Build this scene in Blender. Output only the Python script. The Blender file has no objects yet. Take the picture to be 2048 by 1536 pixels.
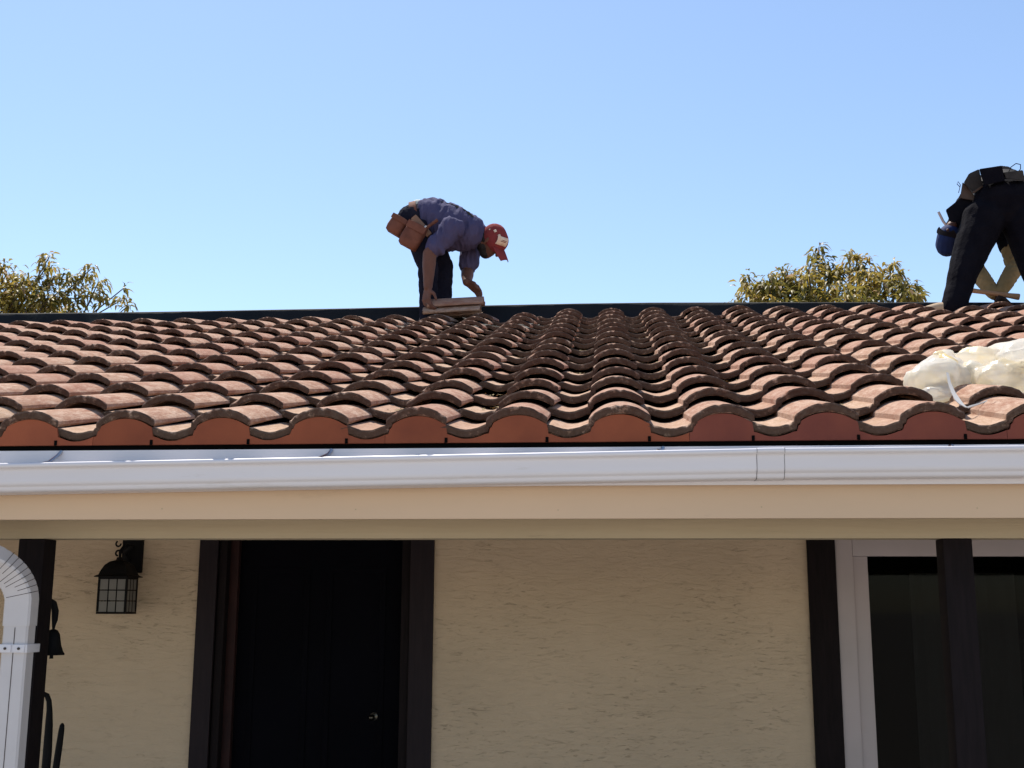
import bpy, bmesh, math, random
from mathutils import Vector, Matrix, noise
R = math.radians
S = bpy.context.scene
COL = S.collection
random.seed(7)

# ------------------------------------------------------------------ camera
cam_d = bpy.data.cameras.new('camera'); cam = bpy.data.objects.new('camera', cam_d); COL.objects.link(cam)
S.camera = cam
F, PT, YW, RL = 2321.69, R(10.773), R(4.640), R(.236)
CL = Vector((-.0369, -3.4349, 1.7607))
fw = Vector((-math.sin(YW)*math.cos(PT), math.cos(YW)*math.cos(PT), math.sin(PT)))
rx = Vector((math.cos(YW), math.sin(YW), 0)); up = rx.cross(fw)
r2 = rx*math.cos(RL)+up*math.sin(RL); u2 = -rx*math.sin(RL)+up*math.cos(RL)
cam.matrix_world = Matrix(((r2.x, u2.x, -fw.x, CL.x), (r2.y, u2.y, -fw.y, CL.y), (r2.z, u2.z, -fw.z, CL.z), (0, 0, 0, 1)))
cam_d.sensor_width = 36; cam_d.lens = 36*F/2048; cam_d.shift_x = -5.34/2048
cam_d.clip_start = .05; cam_d.clip_end = 2000
S.render.resolution_x, S.render.resolution_y = 1024, 768

def at(x, y, Y):
    """the point of the place at depth Y that the photograph shows at pixel x, y"""
    d = fw+r2*((x-1029.34)/F)-u2*((y-768)/F)
    return CL+d*((Y-CL.y)/d.y)
def px(q):
    v = Vector(q)-CL; w = v.dot(fw)
    return 1029.34+F*v.dot(r2)/w, 768-F*v.dot(u2)/w

# ------------------------------------------------------------------ sky and sun
SUN_EL, SUN_AZ = R(62), R(-27)          # azimuth from +y (behind the house), towards -x
w = bpy.data.worlds.new('World'); S.world = w; w.use_nodes = True
nt = w.node_tree; bg = nt.nodes['Background']
sky = nt.nodes.new('ShaderNodeTexSky'); sky.sky_type = 'NISHITA'; sky.sun_disc = False
sky.sun_elevation = SUN_EL; sky.sun_rotation = SUN_AZ
sky.air_density = 1.0; sky.dust_density = .3; sky.ozone_density = 1.3; sky.altitude = 50
nt.links.new(sky.outputs[0], bg.inputs[0]); bg.inputs[1].default_value = .115
sl = bpy.data.lights.new('sun', 'SUN'); sl.energy = 4.6; sl.angle = R(.53); sl.color = (1, .94, .85)
so = bpy.data.objects.new('sun', sl); COL.objects.link(so); so.location = (-5, 12, 20)
sd = Vector((math.sin(SUN_AZ)*math.cos(SUN_EL), math.cos(SUN_AZ)*math.cos(SUN_EL), math.sin(SUN_EL)))
so.rotation_euler = (-sd).to_track_quat('-Z', 'Y').to_euler()
S.view_settings.view_transform = 'Standard'; S.view_settings.look = 'None'
S.view_settings.exposure = .72; S.view_settings.gamma = 1

# ------------------------------------------------------------------ materials
def mat(name, col, rough=.7, spec=.3, col2=None, nscale=8, ndet=6, nmix=(.35, .65), stretch=(1, 1, 1), bump=0, bscale=40,
        bstretch=(1, 1, 1), bdist=.01, stain=None, sscale=6, srange=(.6, .72), metal=0, translucent=None, rnd=0, sub=0):
    m = bpy.data.materials.new(name); m.use_nodes = True
    t = m.node_tree; L = t.links.new; b = t.nodes['Principled BSDF']
    b.inputs['Roughness'].default_value = rough; b.inputs['Specular IOR Level'].default_value = spec
    b.inputs['Metallic'].default_value = metal
    tc = t.nodes.new('ShaderNodeTexCoord'); src = tc.outputs['Object']
    oi = t.nodes.new('ShaderNodeObjectInfo')
    mw = t.nodes.new('ShaderNodeMath'); mw.operation = 'MULTIPLY'; mw.inputs[1].default_value = 37; L(oi.outputs['Random'], mw.inputs[0])
    def nz(scale, st, det=6, rg=.6):
        mp = t.nodes.new('ShaderNodeMapping'); mp.inputs['Scale'].default_value = st; L(src, mp.inputs[0])
        n = t.nodes.new('ShaderNodeTexNoise'); n.noise_dimensions = '4D'; n.inputs['Scale'].default_value = scale
        n.inputs['Detail'].default_value = det; n.inputs['Roughness'].default_value = rg
        L(mp.outputs[0], n.inputs['Vector']); L(mw.outputs[0], n.inputs['W']); return n.outputs['Fac']
    def ramp(fac, a, bb):
        r = t.nodes.new('ShaderNodeMapRange'); r.inputs[1].default_value = a; r.inputs[2].default_value = bb; L(fac, r.inputs[0]); return r.outputs[0]
    def mix(f, a, bcol):
        x = t.nodes.new('ShaderNodeMix'); x.data_type = 'RGBA'
        L(f, x.inputs[0])
        for s_, v in ((6, a), (7, bcol)):
            if isinstance(v, tuple): x.inputs[s_].default_value = (*v, 1)
            else: L(v, x.inputs[s_])
        return x.outputs[2]
    c = col
    if col2: c = mix(ramp(nz(nscale, stretch, ndet), *nmix), col, col2)
    if stain:
        c = mix(ramp(nz(sscale, stretch, 8, .7), *srange), c if not isinstance(c, tuple) else c, stain)
    if rnd:
        hs = t.nodes.new('ShaderNodeHueSaturation')
        r = t.nodes.new('ShaderNodeMapRange'); r.inputs[3].default_value = 1-rnd; r.inputs[4].default_value = 1+rnd
        L(oi.outputs['Random'], r.inputs[0]); L(r.outputs[0], hs.inputs['Value'])
        if isinstance(c, tuple): hs.inputs['Color'].default_value = (*c, 1)
        else: L(c, hs.inputs['Color'])
        c = hs.outputs[0]
    if isinstance(c, tuple): b.inputs['Base Color'].default_value = (*c, 1)
    else: L(c, b.inputs['Base Color'])
    if bump:
        bp = t.nodes.new('ShaderNodeBump'); bp.inputs['Strength'].default_value = bump; bp.inputs['Distance'].default_value = bdist
        L(nz(bscale, bstretch, 8, .65), bp.inputs['Height']); L(bp.outputs[0], b.inputs['Normal'])
    if sub: b.inputs['Subsurface Weight'].default_value = sub; b.inputs['Subsurface Radius'].default_value = (.02, .01, .006)
    if translucent:
        tr = t.nodes.new('ShaderNodeBsdfTranslucent'); ms = t.nodes.new('ShaderNodeMixShader'); ms.inputs[0].default_value = translucent
        if isinstance(c, tuple): tr.inputs[0].default_value = (*c, 1)
        else: L(c, tr.inputs[0])
        L(b.outputs[0], ms.inputs[1]); L(tr.outputs[0], ms.inputs[2]); L(ms.outputs[0], t.nodes['Material Output'].inputs[0])
    return m

def tile_material():
    m = bpy.data.materials.new('terracotta_tile'); m.use_nodes = True
    t = m.node_tree; L = t.links.new; b = t.nodes['Principled BSDF']
    b.inputs['Roughness'].default_value = .92; b.inputs['Specular IOR Level'].default_value = .08
    tc = t.nodes.new('ShaderNodeTexCoord'); oi = t.nodes.new('ShaderNodeObjectInfo')
    mw = t.nodes.new('ShaderNodeMath'); mw.operation = 'MULTIPLY'; mw.inputs[1].default_value = 51; L(oi.outputs['Random'], mw.inputs[0])
    def nz(scale, st=(1, 1, 1), det=6, rg=.6):
        mp = t.nodes.new('ShaderNodeMapping'); mp.inputs['Scale'].default_value = st; L(tc.outputs['Object'], mp.inputs[0])
        n = t.nodes.new('ShaderNodeTexNoise'); n.noise_dimensions = '4D'; n.inputs['Scale'].default_value = scale
        n.inputs['Detail'].default_value = det; n.inputs['Roughness'].default_value = rg
        L(mp.outputs[0], n.inputs['Vector']); L(mw.outputs[0], n.inputs['W']); return n.outputs['Fac']
    def rg(v, a, c, lo=0, hi=1):
        r = t.nodes.new('ShaderNodeMapRange'); r.inputs[1].default_value = a; r.inputs[2].default_value = c
        r.inputs[3].default_value = lo; r.inputs[4].default_value = hi; L(v, r.inputs[0]); return r.outputs[0]
    def mix(f, a, c):
        x = t.nodes.new('ShaderNodeMix'); x.data_type = 'RGBA'; L(f, x.inputs[0])
        for s_, v in ((6, a), (7, c)):
            if isinstance(v, tuple): x.inputs[s_].default_value = (*v, 1)
            else: L(v, x.inputs[s_])
        return x.outputs[2]
    def ma(op, a, c):
        x = t.nodes.new('ShaderNodeMath'); x.operation = op
        for i, v in ((0, a), (1, c)):
            if isinstance(v, (int, float)): x.inputs[i].default_value = v
            else: L(v, x.inputs[i])
        return x.outputs[0]
    sx = t.nodes.new('ShaderNodeSeparateXYZ'); L(tc.outputs['Object'], sx.inputs[0])
    c = mix(rg(nz(9, (1, .45, 1)), .36, .64), (.275, .138, .092), (.355, .218, .150))
    pan = ma('MULTIPLY', rg(ma('ADD', sx.outputs[0], ma('MULTIPLY', nz(30), .03)), -.075, -.095), .75)
    c = mix(pan, c, (.40, .275, .185))                                                    # dust lies in the pans
    c = mix(rg(nz(48, (1, .28, 1), 6, .8), .44, .66), c, (.50, .36, .275))
    c = mix(rg(nz(16, (1, .5, 1), 7, .75), .54, .70, 0, .6), c, (.20, .105, .075))                     # pale weathering streaks
    c = mix(rg(oi.outputs['Random'], .5, 1.0, 0, .45), c, (.28, .125, .09))              # some tiles redder
    sp = t.nodes.new('ShaderNodeSeparateXYZ'); L(tc.outputs['Object'], sp.inputs[0])
    nose = rg(sp.outputs[1], .001, .012, .30, 0)                                         # lichen on the nose, deepened to paint in its shade
    li = rg(ma('ADD', nz(30, (1, 1, 1), 8, .72), nose), .60, .74)
    c = mix(ma('MULTIPLY', li, .84), c, mix(rg(nz(45, (1, 1, 1), 5, .7), .4, .65), (.046, .024, .018), (.022, .0115, .009)))
    mo = rg(nz(24, (1, .6, 1), 8, .75), .64, .72)
    c = mix(ma('MULTIPLY', mo, .55), c, (.19, .17, .11))                                 # grey-green lichen
    sk = rg(nz(210, (1, 1, 1), 3, .6), .60, .68)
    c = mix(ma('MULTIPLY', sk, .45), c, (.10, .06, .045))                                 # grit
    L(c, b.inputs['Base Color'])
    bp = t.nodes.new('ShaderNodeBump'); bp.inputs['Strength'].default_value = .9; bp.inputs['Distance'].default_value = .005
    L(nz(120, (1, .5, 1), 8, .7), bp.inputs['Height']); L(bp.outputs[0], b.inputs['Normal'])
    return m

M = {}
M['tile'] = tile_material()
M['closure'] = mat('terracotta_closure', (.31, .090, .045), .85, .08, (.22, .064, .036), 5, bump=.2, bscale=80, bdist=.002, rnd=.12, stain=(.16, .08, .06), sscale=5, srange=(.62, .8))
M['closure_red'] = mat('red_closure', (.235, .070, .045), .85, .08, (.18, .054, .040), 5, bump=.2, bscale=80, bdist=.002)
M['felt'] = mat('black_underlayment', (.0075, .0085, .011), .75, .15, (.013, .0145, .0165), 5, bump=.3, bscale=14, bdist=.01, stain=(.05, .052, .042), sscale=1.6, srange=(.60, .74))
M['gap'] = mat('shadow_black_felt', (.003, .003, .003), .9, .05)  # near-black colour that paints in the shade of narrow gaps
M['fascia'] = mat('tan_paint', (.66, .475, .325), .6, .3, (.61, .445, .305), 3, stretch=(.3, 1, 1), bump=.12, bscale=50, bdist=.003, bstretch=(.2, 1, 1), stain=(.40, .29, .2), sscale=5, srange=(.60, .82))
M['beam'] = mat('olive_tan_paint', (.50, .40, .27), .7, .25, (.44, .35, .23), 6, stretch=(.12, 1, 1), bump=.7, bscale=45, bdist=.005, bstretch=(.05, 1, 1), stain=(.22, .175, .12), sscale=16, srange=(.60, .74))
M['white'] = mat('white_gutter_enamel', (.72, .69, .715), .38, .4, (.67, .635, .65), 3, stretch=(.25, 1, 2), stain=(.47, .42, .36), sscale=9, srange=(.60, .82), bump=.06, bscale=18, bdist=.003)
M['spout'] = mat('white_downspout_enamel', (.62, .575, .57), .45, .4, (.56, .52, .51), 4, stain=(.32, .26, .24), sscale=13, srange=(.64, .78), bump=.1, bscale=30, bdist=.002)
M['dark_line'] = mat('dark_brown_line', (.07, .055, .05), .9, .1)  # one dark tone for seams, crimps and screws
M['dark'] = mat('dark_brown_stain', (.0070, .0045, .0050), .75, .15, (.012, .0075, .0085), 12, stretch=(6, 6, .6), bump=.35, bscale=60, bdist=.003, bstretch=(3, 3, .2))
M['trim'] = mat('dark_plum_trim', (.016, .011, .014), .7, .2, (.022, .015, .018), 10, stretch=(5, 5, .5), bump=.2, bscale=50, bdist=.002, bstretch=(3, 3, .3))
M['door'] = mat('black_navy_door', (.0022, .0022, .0040), .85, .06, (.003, .003, .0055), 3)
M['jamb'] = mat('red_brown_jamb', (.035, .013, .012), .7, .2, (.02, .009, .009), 8)
M['frame_white'] = mat('white_vinyl', (.49, .42, .42), .5, .35, (.45, .39, .385), 4)
M['iron'] = mat('black_iron', (.0035, .0035, .0045), .7, .15, (.006, .005, .005), 20, bump=.2, bscale=120, bdist=.001)
M['frost'] = mat('frosted_glass', (.19, .18, .165), .45, .3, (.15, .145, .135), 6)
M['brass'] = mat('dark_bronze', (.10, .09, .075), .3, .5, metal=1)
M['steel'] = mat('steel', (.5, .5, .52), .35, .5, metal=1)
M['ceiling'] = mat('porch_ceiling', (.45, .38, .28), .8, .2)
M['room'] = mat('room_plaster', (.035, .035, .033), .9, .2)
M['curtain'] = mat('grey_curtain', (.62, .60, .55), .9, .1, translucent=.3)
M['concrete'] = mat('concrete_paving', (.40, .36, .31), .85, .2, (.33, .30, .26), 1.2, bump=.3, bscale=30, bdist=.005)
M['porch'] = mat('porch_concrete', (.30, .25, .21), .8, .25, (.26, .22, .19), 2)
def stucco():
    m = mat('stucco', (.64, .495, .35), .9, .12, (.58, .45, .318), 2.2)
    t = m.node_tree; L = t.links.new; b = t.nodes['Principled BSDF']
    tc = t.nodes.new('ShaderNodeTexCoord')
    def nz(sc, st, det, rgh, dist=0):
        mp = t.nodes.new('ShaderNodeMapping'); mp.inputs['Scale'].default_value = st; mp.inputs['Rotation'].default_value = (0, R(-7), 0); L(tc.outputs['Object'], mp.inputs[0])
        n = t.nodes.new('ShaderNodeTexNoise'); n.inputs['Scale'].default_value = sc; n.inputs['Detail'].default_value = det
        n.inputs['Roughness'].default_value = rgh; n.inputs['Distortion'].default_value = dist; L(mp.outputs[0], n.inputs['Vector']); return n.outputs['Fac']
    a = nz(9, (1, 1, 3.6), 5, .55, .6)
    r = t.nodes.new('ShaderNodeMapRange'); r.inputs[1].default_value = .34; r.inputs[2].default_value = .66; L(a, r.inputs[0])
    g = nz(90, (1, 1, 1.6), 5, .6)
    ad = t.nodes.new('ShaderNodeMath'); ad.operation = 'MULTIPLY_ADD'; L(g, ad.inputs[0]); ad.inputs[1].default_value = .35; L(r.outputs[0], ad.inputs[2])
    bp = t.nodes.new('ShaderNodeBump'); bp.inputs['Strength'].default_value = .5; bp.inputs['Distance'].default_value = .011
    L(ad.outputs[0], bp.inputs['Height']); L(bp.outputs[0], b.inputs['Normal'])
    # trowel creases: short broken strokes, patchy, tinted darker
    def mr(v, a_, b_):
        r_ = t.nodes.new('ShaderNodeMapRange'); r_.inputs[1].default_value = a_; r_.inputs[2].default_value = b_; L(v, r_.inputs[0]); return r_.outputs[0]
    def mth(op, p_, q_):
        m_ = t.nodes.new('ShaderNodeMath'); m_.operation = op
        for k_, v_ in ((0, p_), (1, q_)):
            if isinstance(v_, (int, float)): m_.inputs[k_].default_value = v_
            else: L(v_, m_.inputs[k_])
        return m_.outputs[0]
    cr_ = mth('MULTIPLY', mr(nz(21, (1, 1, 4.6), 4, .6, .8), .585, .70), mr(nz(2.6, (1, 1, 1.6), 3, .6), .40, .62))
    ht = mth('SUBTRACT', ad.outputs[0], mth('MULTIPLY', cr_, 1.6)); L(ht, bp.inputs['Height'])
    m2 = t.nodes.new('ShaderNodeMath'); m2.operation = 'MULTIPLY'; L(cr_, m2.inputs[0]); m2.inputs[1].default_value = .44
    x = t.nodes.new('ShaderNodeMix'); x.data_type = 'RGBA'; old = b.inputs['Base Color'].links[0].from_socket
    L(m2.outputs[0], x.inputs[0]); L(old, x.inputs[6]); x.inputs[7].default_value = (.16, .12, .08, 1); L(x.outputs[2], b.inputs['Base Color'])
    return m
M['stucco'] = stucco()
def glass():
    m = bpy.data.materials.new('window_glass'); m.use_nodes = True; t = m.node_tree; t.nodes.clear(); L = t.links.new
    o = t.nodes.new('ShaderNodeOutputMaterial'); g = t.nodes.new('ShaderNodeBsdfGlossy'); g.inputs['Roughness'].default_value = .02
    tr = t.nodes.new('ShaderNodeBsdfTransparent'); tr.inputs[0].default_value = (.42, .43, .44, 1)
    fr = t.nodes.new('ShaderNodeFresnel'); fr.inputs[0].default_value = 1.17; ms = t.nodes.new('ShaderNodeMixShader')
    L(fr.outputs[0], ms.inputs[0]); L(tr.outputs[0], ms.inputs[1]); L(g.outputs[0], ms.inputs[2]); L(ms.outputs[0], o.inputs[0]); return m
M['glass'] = glass()
M['shirt'] = mat('slate_blue_cotton', (.080, .073, .145), .9, .1, (.062, .057, .115), 6, bump=.5, bscale=11, bdist=.03, bstretch=(1.6, .5, .5))
M['jeans'] = mat('dark_denim', (.010, .010, .018), .95, .05, (.017, .017, .028), 9, bump=.6, bscale=16, bdist=.03, stain=(.12, .12, .14), sscale=16, srange=(.7, .78))
M['black_cloth'] = mat('black_work_cloth', (.0045, .0042, .007), .95, .05, (.008, .0075, .011), 8, bump=.5, bscale=9, bdist=.04)
M['skin'] = mat('tanned_skin', (.15, .066, .044), .6, .25, (.115, .050, .034), 14, bump=.1, bscale=90, bdist=.002, sub=.1)
M['hair'] = mat('black_hair', (.012, .010, .010), .6, .3, bump=.6, bscale=90, bdist=.004)
M['cap_red'] = mat('red_cap_cotton', (.24, .045, .045), .9, .08, (.17, .032, .034), 12, bump=.3, bscale=60, bdist=.003)
M['cap_blue'] = mat('blue_cap_cotton', (.015, .03, .11), .8, .2, (.012, .022, .08), 10)
M['cap_black'] = mat('black_cap_cotton', (.01, .01, .018), .8, .2)
M['patch'] = mat('cream_patch', (.72, .58, .44), .8, .2, (.6, .45, .35), 30)
M['leather'] = mat('tan_leather', (.18, .072, .048), .8, .15, (.12, .046, .031), 14, bump=.35, bscale=45, bdist=.006, stain=(.1, .045, .03), sscale=9, srange=(.58, .74))
M['leather_pale'] = mat('pale_leather', (.26, .15, .10), .75, .2, (.20, .115, .075), 14)
M['leather_grey'] = mat('dusty_black_leather', (.022, .019, .018), .75, .2, (.05, .043, .038), 9, bump=.4, bscale=30, bdist=.006)
M['leather_dusty'] = mat('dusty_brown_leather', (.10, .07, .058), .8, .15, (.07, .05, .042), 12)
M['strap'] = mat('olive_black_webbing', (.045, .042, .032), .85, .2)
M['boot'] = mat('brown_boot', (.03, .02, .016), .7, .3)
M['boot_tan'] = mat('tan_boot', (.45, .33, .22), .8, .2, (.38, .27, .18), 12)
M['cotton_white'] = mat('white_cotton', (.72, .70, .62), .9, .1)
M['sleeve'] = mat('khaki_sleeve', (.36, .25, .12), .9, .1, (.27, .19, .09), 9, bump=.6, bscale=18, bdist=.02)
M['glove'] = mat('dark_glove', (.03, .022, .02), .85, .15, (.05, .035, .03), 20)
M['wood'] = mat('tool_wood', (.45, .27, .16), .6, .3, (.37, .21, .12), 10, stretch=(.2, 1, 1))
M['plastic'] = mat('cream_plastic_film', (.90, .77, .45), .22, .5, (.92, .90, .84), 4, nmix=(.36, .54), bump=.25, bscale=14, bdist=.02, bstretch=(.5, 1, 2.4), translucent=.6)  # whiter patches paint in blown highlights, yellow the shaded film
M['ribbon'] = mat('white_plastic_tie', (.62, .60, .57), .4, .3, translucent=.3)
M['bark'] = mat('grey_brown_bark', (.10, .075, .055), .9, .1, (.06, .045, .035), 9, bump=.6, bscale=25, bdist=.02)
M['litter'] = mat('dry_leaf_litter', (.30, .23, .12), .9, .1, (.2, .15, .08), 60)
def leaf_mat():
    m = bpy.data.materials.new('leaf'); m.use_nodes = True; t = m.node_tree; L = t.links.new; b = t.nodes['Principled BSDF']
    a = t.nodes.new('ShaderNodeAttribute'); a.attribute_name = 'leafcol'; L(a.outputs['Color'], b.inputs['Base Color'])
    b.inputs['Roughness'].default_value = .48; b.inputs['Specular IOR Level'].default_value = .35
    tr = t.nodes.new('ShaderNodeBsdfTranslucent'); L(a.outputs['Color'], tr.inputs[0])
    ms = t.nodes.new('ShaderNodeMixShader'); ms.inputs[0].default_value = .5; L(b.outputs[0], ms.inputs[1]); L(tr.outputs[0], ms.inputs[2])
    L(ms.outputs[0], t.nodes['Material Output'].inputs[0]); return m
M['leaf'] = leaf_mat()

_t = M['plastic'].node_tree; _o = _t.nodes['Material Output']; _s = _o.inputs[0].links[0].from_socket
_x = _t.nodes.new('ShaderNodeBsdfTransparent'); _m = _t.nodes.new('ShaderNodeMixShader'); _m.inputs[0].default_value = .10
_t.links.new(_s, _m.inputs[1]); _t.links.new(_x.outputs[0], _m.inputs[2]); _t.links.new(_m.outputs[0], _o.inputs[0])
# ------------------------------------------------------------------ object helpers
W = {}
def put(o, parent=None, wm=None):
    COL.objects.link(o)
    wm = wm or Matrix()
    o.matrix_basis = wm; W[o.name] = wm
    if parent:
        o.parent = parent; o.matrix_parent_inverse = W[parent.name].inverted()
    return o
def tag(o, label=None, cat=None, group=None, kind=None):
    for k, v in (('label', label), ('category', cat), ('group', group), ('kind', kind)):
        if v: o[k] = v
    return o
def thing(name, loc, label, cat, group=None):
    o = bpy.data.objects.new(name, None); o.empty_display_size = .2
    put(o, None, Matrix.Translation(loc)); return tag(o, label, cat, group)
def sharpen(bm, ang=38):
    bm.normal_update()
    for f in bm.faces: f.smooth = True
    for e in bm.edges:
        e.smooth = not (len(e.link_faces) == 2 and e.calc_face_angle(0) > R(ang))
def mesh(bm, m, name='mesh', ang=38, recalc=True):
    if recalc: bmesh.ops.recalc_face_normals(bm, faces=bm.faces)
    sharpen(bm, ang); me = bpy.data.meshes.new(name); bm.to_mesh(me); bm.free()
    for x in (m if isinstance(m, (list, tuple)) else [m]): me.materials.append(M[x])
    return me
def obj(name, bm, m, parent=None, wm=None, ang=38):
    me = bm if isinstance(bm, bpy.types.Mesh) else mesh(bm, m, name, ang)
    return put(bpy.data.objects.new(name, me), parent, wm)
def box(bm, lo, hi, bev=0, mtx=None):
    vs = [bm.verts.new((x, y, z)) for x in (lo[0], hi[0]) for y in (lo[1], hi[1]) for z in (lo[2], hi[2])]
    fs = [bm.faces.new([vs[i] for i in q]) for q in ((0, 1, 3, 2), (4, 6, 7, 5), (0, 4, 5, 1), (2, 3, 7, 6), (0, 2, 6, 4), (1, 5, 7, 3))]
    if bev:
        r = bmesh.ops.bevel(bm, geom=list({e for f in fs for e in f.edges}), offset=bev, segments=2, affect='EDGES', profile=.6)
        vs = list({v for f in r['faces'] for v in f.verts} | {v for v in vs if v.is_valid})
    if mtx: bmesh.ops.transform(bm, matrix=mtx, verts=[v for v in vs if v.is_valid])
    return bm
def B(lo, hi, bev=0, mtx=None): return box(bmesh.new(), lo, hi, bev, mtx)
def loft(bm, rings, closed=True, cap=True):
    """rings: lists of points of equal length joined in order"""
    vr = [[bm.verts.new(p) for p in r] for r in rings]; n = len(vr[0])
    for a, b in zip(vr, vr[1:]):
        for i in range(n if closed else n-1):
            j = (i+1) % n; bm.faces.new((a[i], a[j], b[j], b[i]))
    if cap and closed:
        bm.faces.new(vr[0][::-1]); bm.faces.new(vr[-1])
    return vr
def frame_of(d):
    d = d.normalized(); a = Vector((0, 0, 1)) if abs(d.z) < .9 else Vector((1, 0, 0))
    s = d.cross(a).normalized(); return s, s.cross(d).normalized()
def tube(bm, pts, rads, n=10, cap=True):
    pts = [Vector(p) for p in pts]; rings = []
    if isinstance(rads, (int, float)): rads = [rads]*len(pts)
    s0 = None
    for i, p in enumerate(pts):
        d = (pts[min(i+1, len(pts)-1)]-pts[max(i-1, 0)])
        if s0 is None: s0, t0 = frame_of(d)
        else:
            dd = d.normalized(); s0 = (s0-dd*s0.dot(dd)).normalized(); t0 = s0.cross(dd)
        rings.append([p+(s0*math.cos(2*math.pi*k/n)+t0*math.sin(2*math.pi*k/n))*rads[i] for k in range(n)])
    loft(bm, rings, True, cap); return bm
def capsule(bm, p0, r0, p1, r1, flat=None, n=14):
    """rounded tapered limb; flat = (direction, factor) squeezes it across"""
    p0, p1 = Vector(p0), Vector(p1); d = (p1-p0)
    if d.length < 1e-5: d = Vector((0, 0, 1e-4)); 
    s, t = frame_of(d); dn = d.normalized(); rings = []
    H = 5
    for i in range(H): 
        a = -math.pi/2+(i+.35)/H*math.pi/2; rings.append((p0+dn*math.sin(a)*r0, math.cos(a)*r0))
    rings.append((p0, r0)); rings.append((p1, r1))
    for i in range(H):
        a = (i+.65)/H*math.pi/2; rings.append((p1+dn*math.sin(a)*r1, math.cos(a)*r1))
    out = []
    for c, r in rings:
        ring = []
        for k in range(n):
            v = (s*math.cos(2*math.pi*k/n)+t*math.sin(2*math.pi*k/n))*r
            if flat:
                fd = Vector(flat[0]).normalized(); v = v-fd*v.dot(fd)*(1-flat[1])
            ring.append(c+v)
        out.append(ring)
    loft(bm, out)
def melt(name, bm, m, parent=None, voxel=.008, smooth=3, wrinkle=0, wscale=14, wm=None, stretch=(1, 1, 1)):
    """fuse overlapping closed shapes into one continuous skin"""
    bmesh.ops.recalc_face_normals(bm, faces=bm.faces)
    me = bpy.data.meshes.new('t'); bm.to_mesh(me); bm.free(); o = bpy.data.objects.new('t', me); COL.objects.link(o)
    r = o.modifiers.new('r', 'REMESH'); r.mode = 'VOXEL'; r.voxel_size = voxel
    s = o.modifiers.new('s', 'SMOOTH'); s.iterations = smooth; s.factor = .5
    dg = bpy.context.evaluated_depsgraph_get(); me2 = bpy.data.meshes.new_from_object(o.evaluated_get(dg))
    bpy.data.objects.remove(o); bpy.data.meshes.remove(me)
    if wrinkle:
        no = [v.normal.copy() for v in me2.vertices]
        for v, nn in zip(me2.vertices, no):
            q = Vector((v.co.x*stretch[0], v.co.y*stretch[1], v.co.z*stretch[2]))*wscale
            a = noise.noise(q)+.5*noise.noise(q*2.1)
            v.co += nn*wrinkle*(1-2.2*abs(a))
    for p in me2.polygons: p.use_smooth = True
    me2.name = name; me2.materials.clear(); me2.materials.append(M[m])
    return put(bpy.data.objects.new(name, me2), parent, wm)

# ------------------------------------------------------------------ ground
bm = bmesh.new(); vs = [bm.verts.new(p) for p in ((-400, -400, -.3), (400, -400, -.3), (400, 400, -.3), (-400, 400, -.3))]; bm.faces.new(vs)
tag(obj('ground', bm, 'concrete'), kind='structure')
tag(obj('porch_floor', B((-7.3, -.1, -.299), (6.7, 2.52, -.15), .01), 'porch'), kind='structure')

# ------------------------------------------------------------------ the house
XL, XR = -7.2, 6.6
house = thing('house', (0, 5, -.3), 'single-storey beige stucco house with a terracotta tile roof, white gutter and open porch', 'house')
YB = 10.2; WY = 2.5
SL = R(17.82); U = Vector((0, math.cos(SL), math.sin(SL))); N = Vector((0, -math.sin(SL), math.cos(SL))); O0 = Vector((0, 0, 2.35))
P, E = .305, .356
RY = 5.12                                                        # ridge
def deck_z(y):
    return (2.35+y*math.tan(SL)-.142) if y <= RY else (2.35+(2*RY-y)*math.tan(SL)-.142)
# front wall in butted panels round the openings
bm = bmesh.new()
for lo, hi in (((XL, WY, -.15), (-2.149, WY+.14, 2.199)), ((-2.149, WY, 2.21-.06), (-.926, WY+.14, 2.199)), ((-.926, WY, -.15), (.945, WY+.14, 2.199)),
               ((.945, WY, 2.10), (3.4, WY+.14, 2.199)), ((3.4, WY, -.15), (XR, WY+.14, 2.199))): box(bm, lo, hi)
obj('wall', bm, 'stucco', house)
for x0, x1 in ((XL, XL+.14), (XR-.14, XR)):
    bm = bmesh.new()
    loft(bm, [[Vector((x, WY+.14, -.29)), Vector((x, YB-.14, -.29)), Vector((x, YB-.14, deck_z(YB-.14)-.06)), Vector((x, RY, deck_z(RY)-.06)), Vector((x, WY+.14, deck_z(WY+.14)-.06))] for x in (x0, x1)])
    obj('wall', bm, 'stucco', house)
obj('wall', B((XL, YB-.14, -.29), (XR, YB, deck_z(YB)-.06)), 'stucco', house)
obj('ceiling', B((XL, .085, 2.20), (XR, YB-.15, 2.205)), 'ceiling', house)
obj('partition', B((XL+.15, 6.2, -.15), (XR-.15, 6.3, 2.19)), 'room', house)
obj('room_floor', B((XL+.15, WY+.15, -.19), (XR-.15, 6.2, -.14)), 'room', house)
obj('fascia', B((XL, .060, 2.015), (XR, .080, 2.198), .002), 'fascia', house)
for x in [i*.61-6.9 for i in range(23)]:
    for z in (2.045, 2.125):
        zz = z+random.uniform(-.008, .008); xx = x+random.uniform(-.012, .012); bm = bmesh.new()
        tube(bm, [(xx, .0602, zz), (xx, .0592, zz)], .0022, 8); obj('nail', bm, 'beam', house)
obj('porch_beam', B((XL, .300, 1.970), (XR, .392, 2.195), .003), 'beam', house)
for x in (-1.990, 1.000, 3.99, -4.98):
    b = B((x, .304, -.149), (x+.089, .390, 1.9695), .004)
    obj('porch_post', b, 'dark', house)

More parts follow.
